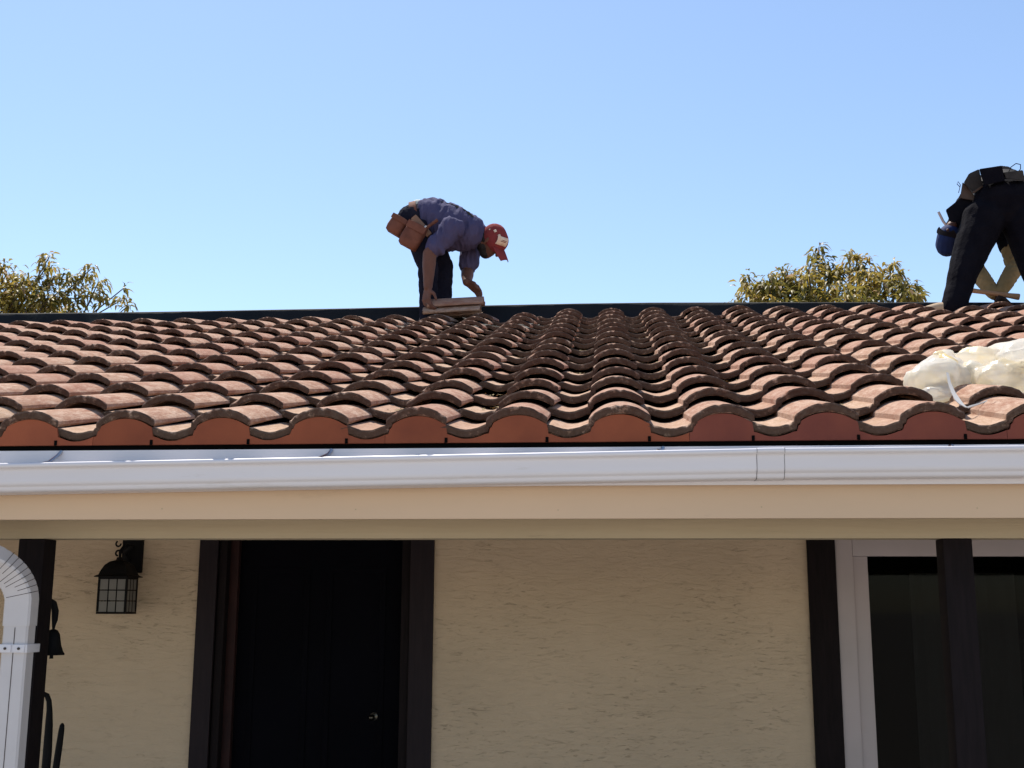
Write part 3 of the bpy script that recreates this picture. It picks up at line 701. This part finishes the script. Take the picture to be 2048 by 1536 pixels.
loft(bm, rr); obj('brim', bm, 'cap_red', cap)
def patch_on(c, n_, a_, w_, h_, m, name, par, thick=.004, curve=.0):
    n_ = Vector(n_).normalized(); a_ = Vector(a_); a_ = (a_-n_*a_.dot(n_)).normalized(); b_ = n_.cross(a_); bm = bmesh.new(); g = []
    for zt_ in (0, thick):
        g.append([[bm.verts.new(Vector(c)+a_*(w_*(i/6-.5))+b_*(h_*(j/4-.5))+n_*(zt_-curve*((i/3-1)**2+(j/2-1)**2))) for i in range(7)] for j in range(5)])
    for k in range(2):
        for j in range(4):
            for i in range(6): bm.faces.new((g[k][j][i], g[k][j][i+1], g[k][j+1][i+1], g[k][j+1][i]))
    ring = [(0, i) for i in range(7)]+[(j, 6) for j in range(1, 5)]+[(4, i) for i in range(5, -1, -1)]+[(j, 0) for j in range(3, 0, -1)]
    for (j0, i0), (j1, i1) in zip(ring, ring[1:]+ring[:1]): bm.faces.new((g[0][j0][i0], g[0][j1][i1], g[1][j1][i1], g[1][j0][i0]))
    return obj(name, bm, m, par, ang=60)
nn = (f*.62-l*.42*(1 if (-l).y < 0 else -1)+u*.42)
pc = hd+u*.042+nn.normalized()*.112
pt = patch_on(pc, nn, l, .092, .066, 'patch', 'badge', cap, .005, .013)
for q, z_ in ((-.012, .030), (0, .046), (.012, .036)):
    patch_on(pc+u*q+nn.normalized()*.0056, nn, l, z_, .004, 'cap_red', 'badge_stripe', cap, .0012, .002)
for a, b in ((-.2, .6), (.35, .75), (-.7, .3)):                    # pale print on the crown
    v = (u*b-l*(.8 if (-l).y < 0 else -.8)+f*a).normalized(); patch_on(hd+u*.037+v*.097, v, f, .022, .020, 'patch', 'crown_print', cap, .003, .002)
# tool belt and leather pouches
bm = bmesh.new(); ax = (wai-pel).normalized(); s_, t_ = frame_of(ax); rr = []
for k in range(25):
    a = 2*math.pi*k/24; v = s_*math.cos(a)+t_*math.sin(a); rr.append([pel-ax*.012+v*.153+ax*.027, pel-ax*.012+v*.160+ax*.027, pel-ax*.012+v*.160-ax*.027, pel-ax*.012+v*.153-ax*.027])
loft(bm, rr, True, False); belt = obj('tool_belt', bm, 'leather', p1, ang=60)
def pouch(c, ang, w_, h_, dp, m='leather', lean=0):
    m4 = Matrix.Translation(c) @ Matrix.Rotation(R(ang), 4, 'Y') @ Matrix.Rotation(R(lean), 4, 'X')
    bm = bmesh.new(); rr = []
    for z, k in ((-.5, .80), (-.46, .92), (-.2, 1.02), (.2, 1), (.46, .98), (.5, .90)):
        rr.append([m4 @ Vector((w_/2*k*a, dp/2*k*b, h_*z)) for a, b in ((-1, -.7), (-.8, -1), (0, -1.1), (.8, -1), (1, -.7), (1, 1), (-1, 1))])
    loft(bm, rr); o = obj('pouch', bm, m, belt, ang=50)
    obj('flap', B((-w_/2*1.03, -dp/2*1.22, h_*.18), (w_/2*1.03, -dp/2*1.08, h_*.47), .004, m4), m, o) if m == 'leather' else None
    return m4
pouch(at(795, 452, 4.76), 32, .125, .135, .10); mm = pouch(at(826, 472, 4.70), 30, .15, .19, .085)
pouch(at(843, 452, 4.72), -40, .05, .19, .02, 'leather_pale')
bm = bmesh.new(); tube(bm, [at(846, 462, 4.68), at(858, 452, 4.68), at(875, 440, 4.69)], [.012, .012, .014], 8); obj('tool_handle', bm, 'leather', belt)
bm = bmesh.new(); tube(bm, [at(846, 458, 4.66), at(853, 452, 4.66)], .008, 8); obj('nail_set', bm, 'steel', belt)
for y in (4.83, 4.98):                                             # braces over the back
    bm = bmesh.new(); rr = []
    for a, b in ((868, 404), (885, 406), (905, 411), (925, 419), (940, 428), (952, 440), (956, 452)):
        q = at(a, b, y); rr.append([q+Vector((0, -.018, .006)), q+Vector((0, .018, .006)), q+Vector((0, .018, -.02)), q+Vector((0, -.018, -.02))])
    loft(bm, rr); obj('braces', bm, 'strap', p1, ang=60)

# --- second worker: from behind, legs apart, bent double
p2 = thing('person', (2.55, 4.72, 3.86), 'worker in black clothes bent double with back turned and legs apart on the tiles', 'person')
pel, wai = at(2010, 402, 4.78), at(2000, 378, 4.95)
che, uch = at(1968, 408, 5.15), at(1942, 436, 5.28)
nk, hd = at(1918, 456, 5.27), at(1898, 476, 5.25)
hipL, knL, anL = at(1965, 425, 4.76), at(1935, 520, 4.70), at(1908, 606, 4.62)
hipR, knR, anR = at(2046, 428, 4.76), at(2068, 520, 4.72), at(2088, 606, 4.66)
shL, elL, wrL = at(1935, 455, 5.22), at(1952, 540, 5.16), at(1988, 588, 5.0)
shR, elR, wrR = at(2005, 440, 5.30), at(2030, 535, 5.14), at(2000, 585, 5.0)
UPH, FWH = Vector((-.38, .10, -.92)), Vector((-.35, -.85, .1))
bm = bmesh.new()
grow(bm, [(pel, .135), (wai, .125), (che, .135), (uch, .115), (nk, .06), (hd-UPH.normalized()*.05, .058)])
for a, b, c in ((shL, elL, wrL), (shR, elR, wrR)): grow(bm, [(a, .06), (b, .043), (b.lerp(c, .35), .043), (c, .030)])
for a, b, c in ((hipL, knL, anL), (hipR, knR, anR)): grow(bm, [(a, .095), (b, .060), (b.lerp(c, .3), .058), (c, .040), (c+Vector((0, .12, -.03)), .035)])
head(bm, hd, UPH, FWH); hand(bm, wrL, (.45, -.1, -.8), (0, -1, .2), (.7, .1, -.3)); hand(bm, wrR, (-.25, -.1, -.9), (0, -1, .2), (-.7, .1, -.3))
melt('body', bm, 'skin', p2, .0055, 3)
bm = bmesh.new(); grow(bm, [(pel+Vector((0, .1, .03)), .155), (wai, .166), (che, .185), (uch, .162), (nk, .100)])
for a, b in ((shL, elL), (shR, elR)): grow(bm, [(a, .090), (a.lerp(b, .55), .075)])
melt('shirt', bm, 'black_cloth', p2, .009, 3, .006, 12)
bm = bmesh.new(); grow(bm, [(pel+Vector((-.06, 0, -.01)), .165), (pel+Vector((.06, 0, -.01)), .165)]); grow(bm, [(pel+Vector((-.09, 0, -.07)), .15), (pel+Vector((.09, 0, -.07)), .15)])
for a, b, c in ((hipL, knL, anL), (hipR, knR, anR)): grow(bm, [(a+Vector((0, 0, -.06)), .150), (b, .116), (b.lerp(c, .5), .094), (c+Vector((0, 0, -.03)), .086)])
melt('trousers', bm, 'black_cloth', p2, .009, 4, .0045, 7)
for a, b, c in ((shL, elL, wrL), (shR, elR, wrR)):
    bm = bmesh.new(); grow(bm, [(a.lerp(b, .45), .068), (b, .062), (b.lerp(c, .6), .056), (c+(b-c)*.02, .045)]); melt('sleeve', bm, 'sleeve', p2, .008, 2, .004, 22)
bm = bmesh.new()
for c, v, sgn in ((wrL, Vector((.45, -.1, -.8)), 1), (wrR, Vector((-.25, -.1, -.9)), -1)):
    hand(bm, c+v.normalized()*.01, v, (0, -1, .2), (.7*sgn, .1, -.3), 1.22)
melt('gloves', bm, 'glove', p2, .006, 2)
for c in (anL, anR):
    bm = bmesh.new(); b_ = Vector((c.x, c.y, c.z-.085)); grow(bm, [(b_+Vector((.02, -.02, .045)), .042), (b_+Vector((-.10, .02, .052)), .044), (b_+Vector((-.165, .04, .045)), .036)]); grow(bm, [(c, .048), (b_+Vector((-.015, -.02, .04)), .046)])
    melt('boot', bm, 'boot_tan', p2, .008, 3)
u = UPH.normalized(); f = (FWH-u*FWH.dot(u)).normalized(); l = u.cross(f)
bm = bmesh.new(); capsule(bm, hd-f*.03+u*.03, .106, hd+f*.02+u*.0, .100, (l, .86)); cap = melt('cap', bm, 'cap_blue', p2, .007, 3)
bm = bmesh.new(); rr = []
for i in range(7):
    t = i/6; wd = .078*(1-.3*t*t); o_ = hd+f*(.085+.085*t)+u*(.03-.02*t)
    rr.append([o_+l*(wd*a)-u*(.024*a*a)+u*b for a, b in [(-1+.25*j, .003) for j in range(9)]+[(1-.25*j, -.003) for j in range(9)]])
loft(bm, rr); obj('brim', bm, 'cap_black', cap)
bm = bmesh.new(); capsule(bm, hd-f*.05-u*.035, .075, hd-f*.035-u*.06, .066, (l, .95)); melt('hair', bm, 'hair', p2, .008, 2, .004, 40)
bm = bmesh.new(); rr = []                                          # tool belt round the waist
ax = (wai-pel).normalized(); s_, t_ = frame_of(ax); c = pel.lerp(wai, .62)
for k in range(29):
    a = 2*math.pi*k/28; v = s_*math.cos(a)*1.12+t_*math.sin(a); rr.append([c+v*.166+ax*.035, c+v*.176+ax*.035, c+v*.176-ax*.035, c+v*.166-ax*.035])
loft(bm, rr, True, False); belt = obj('tool_belt', bm, 'leather_grey', p2, ang=60)
def slab(name, pts, y, th, m, par):
    bm = bmesh.new(); loft(bm, [[at(a, b, yy) for a, b in pts] for yy in (y, y+th)]); bmesh.ops.bevel(bm, geom=bm.edges[:], offset=.005, segments=2, affect='EDGES'); return obj(name, bm, m, par)
slab('pouch', ((1927, 366), (1938, 347), (1958, 338), (1966, 372), (1946, 384)), 4.72, .10, 'leather_grey', belt)
slab('pouch', ((1958, 338), (2004, 331), (2010, 362), (1968, 371)), 4.60, .07, 'black_cloth', belt)
slab('pouch', ((2008, 345), (2046, 340), (2050, 362), (2012, 358)), 4.60, .07, 'leather_grey', belt)
slab('pouch', ((1891, 420), (1924, 394), (1958, 402), (1950, 446), (1900, 444)), 4.80, .10, 'black_cloth', belt)
slab('flap', ((1925, 364), (1934, 372), (1957, 403), (1920, 396)), 4.77, .02, 'leather_dusty', belt)
slab('tape_edge', ((1944, 384), (1965, 370), (1967, 373), (1946, 388)), 4.70, .015, 'leather_dusty', belt)
bm = bmesh.new(); tube(bm, [at(1877, 424, 4.9), at(1886, 442, 4.9), at(1892, 450, 4.9)], .010, 8); obj('tool_handle', bm, 'frame_white', belt)
bm = bmesh.new(); tube(bm, [at(2017, 345, 4.70), at(2022, 334, 4.70), at(2032, 327, 4.70), at(2041, 329, 4.70), at(2041, 338, 4.70), at(2034, 346, 4.70)], .0035, 6); obj('wire_loop', bm, 'iron', belt)
bm = bmesh.new(); tube(bm, [at(1917, 386, 4.75), at(1921, 370, 4.75), at(1916, 363, 4.75), at(1914, 368, 4.75), at(1920, 374, 4.75)], .0025, 6); obj('wire_loop', bm, 'iron', belt)
bm = bmesh.new(); tube(bm, [at(1970, 490, 4.95), at(1977, 508, 4.95)], .009, 8); obj('tool_handle', bm, 'iron', belt)
bm = bmesh.new(); a, b = at(1936, 580, 4.98), at(2039, 594, 4.94); tube(bm, [a, a.lerp(b, .05), a.lerp(b, .4), a.lerp(b, .8), a.lerp(b, .97), b], [.014, .018, .016, .019, .024, .022], 12)
tag(obj('wooden_handle', bm, 'wood'), 'pale wooden tool handle held in both gloved hands at the ridge', 'tool')

# ------------------------------------------------------------------ plastic film bundle on the tiles
pb = thing('plastic_bundle', at(1930, 780, .80), 'crumpled cream plastic film bundle tied up on the roof tiles', 'plastic')
def film(name, ell, wr, vox=.008):
    bm = bmesh.new()
    for (a, b, y), (c, d, y2), r0, r1, fl in ell: capsule(bm, at(a, b, y), r0, at(c, d, y2), r1, ((0, -.3, 1), fl))
    o = melt(name, bm, 'plastic', pb, .009, 4, 0); me = o.data; no = [v.normal.copy() for v in me.vertices]
    for v, nn_ in zip(me.vertices, no):
        q = Vector((v.co.x*.8, v.co.y*1.3, v.co.z*1.7)); q2 = q+Vector(noise.noise_vector(q*9))*.05
        a = abs(noise.noise(q2*8)); b = abs(noise.noise(q2*19+Vector((5, 1, 2))))
        v.co += nn_*(wr*1.45*(.5-2*a)+wr*.62*(.4-2*b))
    return o
film('film', [((1842, 762, 0.61), (1880, 752, 0.65), .055, .075, .85), ((1868, 742, 0.71), (1890, 722, 0.78), .065, .045, .8), ((1860, 785, 0.53), (1890, 785, 0.57), .03, .035, .8), ((1890, 730, 0.75), (1935, 760, 0.67), .05, .055, .8)], .010)
film('film', [((1905, 722, 0.83), (1975, 716, 0.85), .045, .06, .75), ((1975, 714, 0.85), (2070, 712, 0.85), .06, .085, .75), ((1935, 745, 0.69), (1990, 762, 0.63), .045, .085, .85), ((1990, 762, 0.63), (2080, 768, 0.59), .085, .105, .85), ((2040, 725, 0.75), (2100, 730, 0.73), .08, .10, .9)], .012)
film('knot', [((1886, 716, 0.71), (1900, 730, 0.67), .022, .03, .9), ((1880, 708, 0.75), (1872, 708, 0.75), .02, .016, .6), ((1896, 735, 0.63), (1893, 750, 0.59), .018, .014, .8)], .008, .006)
bm = bmesh.new(); rr = []
for (a, b, y), wd in zip(((1895, 745, .46), (1899, 765, .42), (1907, 785, .37), (1916, 800, .31), (1924, 809, .27), (1934, 815, .25), (1946, 811, .27), (1962, 806, .28), (1975, 801, .30)), (.004, .005, .007, .010, .008, .004, .005, .003, .003)):
    q = at(a, b, y); rr.append([q+Vector((-wd, 0, wd*.3)), q+Vector((wd, 0, -wd*.2)), q+Vector((wd, .002, -wd*.2-.002)), q+Vector((-wd, .002, wd*.3-.002))])
loft(bm, rr); obj('tie', bm, 'ribbon', pb, ang=60)

# ------------------------------------------------------------------ trees behind the ridge
def tree(label, base, spots, body, seed):
    rnd = random.Random(seed); root = thing('leafy_tree', base, label, 'tree', None)
    bm = bmesh.new(); B0 = Vector(base); cz = Vector(body[0]); top = cz+Vector((0, 0, -.3))
    tube(bm, [B0-Vector((0, 0, .1)), B0.lerp(top, .3)+Vector((.08, 0, 0)), B0.lerp(top, .65)+Vector((-.05, .05, 0)), top], [.19, .15, .12, .06], 9)
    tr = obj('trunk', bm, 'bark', root)
    cl = []
    rx_, ry_, rz_ = body[1]
    for i in range(body[2]):
        th = rnd.uniform(0, 2*math.pi); ph = math.asin(rnd.uniform(-.55, 1)); rr_ = rnd.uniform(.55, .96)
        cl.append((cz+Vector((rx_*math.cos(th)*math.cos(ph), ry_*math.sin(th)*math.cos(ph), rz_*math.sin(ph)))*rr_, rnd.uniform(.17, .28), rnd.randrange(20, 34)))
    for s_ in spots:
        q = at(s_[0], s_[1], s_[2]); cl.append((q, s_[3], s_[4]))
    bb = bmesh.new(); limb = [B0.lerp(top, t)+Vector((rnd.uniform(-.1, .1), rnd.uniform(-.1, .1), 0)) for t in (.45, .55, .65, .75, .85, .95, 1)]
    for q, r_, n in cl:
        s = min(limb, key=lambda v: (v-q).length+.5*abs(v.z-q.z)); s = limb[rnd.randrange(len(limb))] if rnd.random() < .4 else s
        mid = s.lerp(q, .55)+Vector((rnd.uniform(-.1, .1), rnd.uniform(-.1, .1), -.12))
        tube(bb, [s, mid, q, q+Vector((0, 0, r_*.3))], [.026, .016, .008, .004], 5)
    obj('limbs', bb, 'bark', root)
    V, Fc, C = [], [], []
    for q, r_, n in cl:
        tone = rnd.random()
        for i in range(int(n*2.0)):
            d = Vector((rnd.gauss(0, 1), rnd.gauss(0, 1), rnd.gauss(.25, .9))).normalized(); o_ = q+d*r_*rnd.uniform(.15, 1)
            ln = rnd.uniform(.085, .155); wd = ln*rnd.uniform(.13, .20)
            g = Vector((d.x*.8+rnd.gauss(0, .3), d.y*.8+rnd.gauss(0, .3), rnd.uniform(-.9, .35))).normalized()
            s = g.cross(Vector((rnd.gauss(0, .35), rnd.gauss(0, .35), 1))).normalized(); nrm = s.cross(g)
            a0 = o_; a1 = o_+g*ln*.36+nrm*.010; a2 = o_+g*ln*.72-Vector((0, 0, ln*.09)); a3 = o_+g*ln*.98-Vector((0, 0, ln*.30))
            b0 = len(V)
            V += [a0, a1-s*wd+nrm*.007, a1, a1+s*wd+nrm*.007, a2-s*wd*.8+nrm*.005, a2, a2+s*wd*.8+nrm*.005, a3]
            Fc += [(b0, b0+1, b0+2), (b0, b0+2, b0+3), (b0+1, b0+4, b0+5, b0+2), (b0+2, b0+5, b0+6, b0+3), (b0+4, b0+7, b0+5), (b0+5, b0+7, b0+6)]
            k = min(1, max(0, tone*.6+rnd.random()*.5)); k2 = rnd.random()
            A_, B_, C_ = Vector((.05, .065, .018)), Vector((.28, .215, .042)), Vector((.46, .29, .075))
            c = A_.lerp(B_, min(1, k*1.6)) if k < .62 else B_.lerp(C_, (k-.62)*1.4)
            if k2 < .06: c = Vector((.36, .24, .14))
            C += [(c.x, c.y, c.z, 1)]*8
    me = bpy.data.meshes.new('crown'); me.from_pydata([tuple(v) for v in V], [], Fc); at_ = me.color_attributes.new('leafcol', 'FLOAT_COLOR', 'POINT')
    for i, c in enumerate(C): at_.data[i].color = c
    for p in me.polygons: p.use_smooth = True
    me.materials.append(M['leaf']); o = put(bpy.data.objects.new('crown', me), root); tag(o, kind='stuff')
TY = 13
t1 = at(60, 640, TY); t2 = at(1650, 650, TY)
tree('olive-yellow leafy tree top behind the ridge, beyond the stretch of bare black underlayment', (t1.x-.5, TY, -.3),
     [(98, 515, 12.8, .12, 11), (92, 535, 12.8, .17, 20), (108, 556, 12.8, .18, 24), (84, 570, 12.7, .16, 22), (8, 528, 12.9, .11, 10), (12, 548, 12.9, .2, 26), (30, 570, 12.8, .22, 30), (50, 585, 12.7, .22, 34), (140, 556, 12.8, .15, 18),
      (150, 575, 12.8, .18, 24), (170, 552, 12.9, .13, 14), (182, 538, 12.9, .10, 9), (196, 566, 12.9, .15, 18), (188, 588, 12.8, .17, 22), (205, 600, 12.8, .14, 16), (248, 576, 12.9, .08, 6), (244, 600, 12.9, .11, 10), (256, 612, 12.9, .10, 9),
      (120, 590, 12.7, .22, 34), (90, 600, 12.6, .22, 34), (60, 608, 12.6, .22, 30), (150, 606, 12.7, .2, 30), (15, 600, 12.7, .22, 32)],
     ((t1.x-.85, TY, 5.35), (2.1, 1.9, 1.45), 190), 3)
tree('rounded olive-yellow tree top behind the ridge, beyond the complete tile courses', (t2.x, TY, -.3),
     [(1638, 497, 12.9, .10, 12), (1633, 515, 12.9, .14, 18), (1650, 530, 12.8, .17, 24), (1632, 548, 12.8, .2, 30), (1660, 555, 12.7, .2, 30), (1700, 516, 12.9, .13, 16), (1718, 530, 12.9, .15, 20), (1735, 520, 12.9, .12, 12), (1690, 540, 12.8, .18, 26),
      (1725, 550, 12.8, .19, 30), (1760, 545, 12.9, .14, 18), (1785, 530, 12.9, .10, 10), (1790, 550, 12.9, .12, 14), (1770, 570, 12.8, .18, 26), (1800, 575, 12.9, .12, 12), (1565, 546, 12.9, .12, 14), (1560, 565, 12.8, .16, 22), (1590, 572, 12.8, .19, 28),
      (1495, 552, 12.9, .09, 9), (1490, 570, 12.9, .13, 16), (1500, 585, 12.9, .14, 16), (1530, 568, 12.9, .14, 16), (1525, 590, 12.8, .17, 24), (1560, 592, 12.7, .2, 30), (1610, 590, 12.7, .22, 34), (1660, 590, 12.6, .22, 34), (1710, 585, 12.7, .22, 34), (1750, 594, 12.7, .2, 30), (1835, 598, 12.9, .11, 10), (1815, 603, 12.9, .1, 9)],
     ((t2.x, TY, 5.35), (1.75, 1.7, 1.25), 170), 5)

# ------------------------------------------------------------------ dry litter caught in the pans
rnd = random.Random(4); bm = bmesh.new()
for c, k, n in ((-2, 1, 60), (-1, 1, 14), (-1, 2, 22), (0, 4, 10), (-3, 2, 16), (3, 1, 34), (1, 5, 10), (0, 7, 12), (1, 9, 10), (-1, 6, 12), (4, 2, 16), (2, 3, 12), (-4, 1, 10)):
    for i in range(n):
        lx = -.157+rnd.gauss(0, .028); lx = max(-.2, min(-.108, lx)); ly = rnd.uniform(.03, .34)
        if rnd.random() < .6: ly = rnd.uniform(.22, .35)
        lz = -.071+((lx+.157)/.06)**2*.012-ly*math.tan(DL)*0
        q = O0+Vector((c*P, 0, 0))+U*(k*E); m4 = Matrix.Translation(q) @ Matrix.Rotation(SL-DL, 4, 'X')
        a = rnd.uniform(0, 6.28); L_ = rnd.uniform(.004, .013); w_ = L_*rnd.uniform(.25, .6); ce = Vector((lx, ly, lz+.003+rnd.random()*.004))
        d = Vector((math.cos(a), math.sin(a), rnd.uniform(-.3, .3)))*L_; s = Vector((-math.sin(a), math.cos(a), rnd.uniform(-.3, .3)))*w_
        vs = [bm.verts.new(m4 @ v) for v in (ce-d, ce+s, ce+d, ce-s)]; bm.faces.new(vs)
me = mesh(bm, 'litter', 'leaf_litter', 38, False)
tag(put(bpy.data.objects.new('leaf_litter', me)), 'dry leaf crumbs lying in the troughs of the roof tiles', 'leaf litter', None, 'stuff')
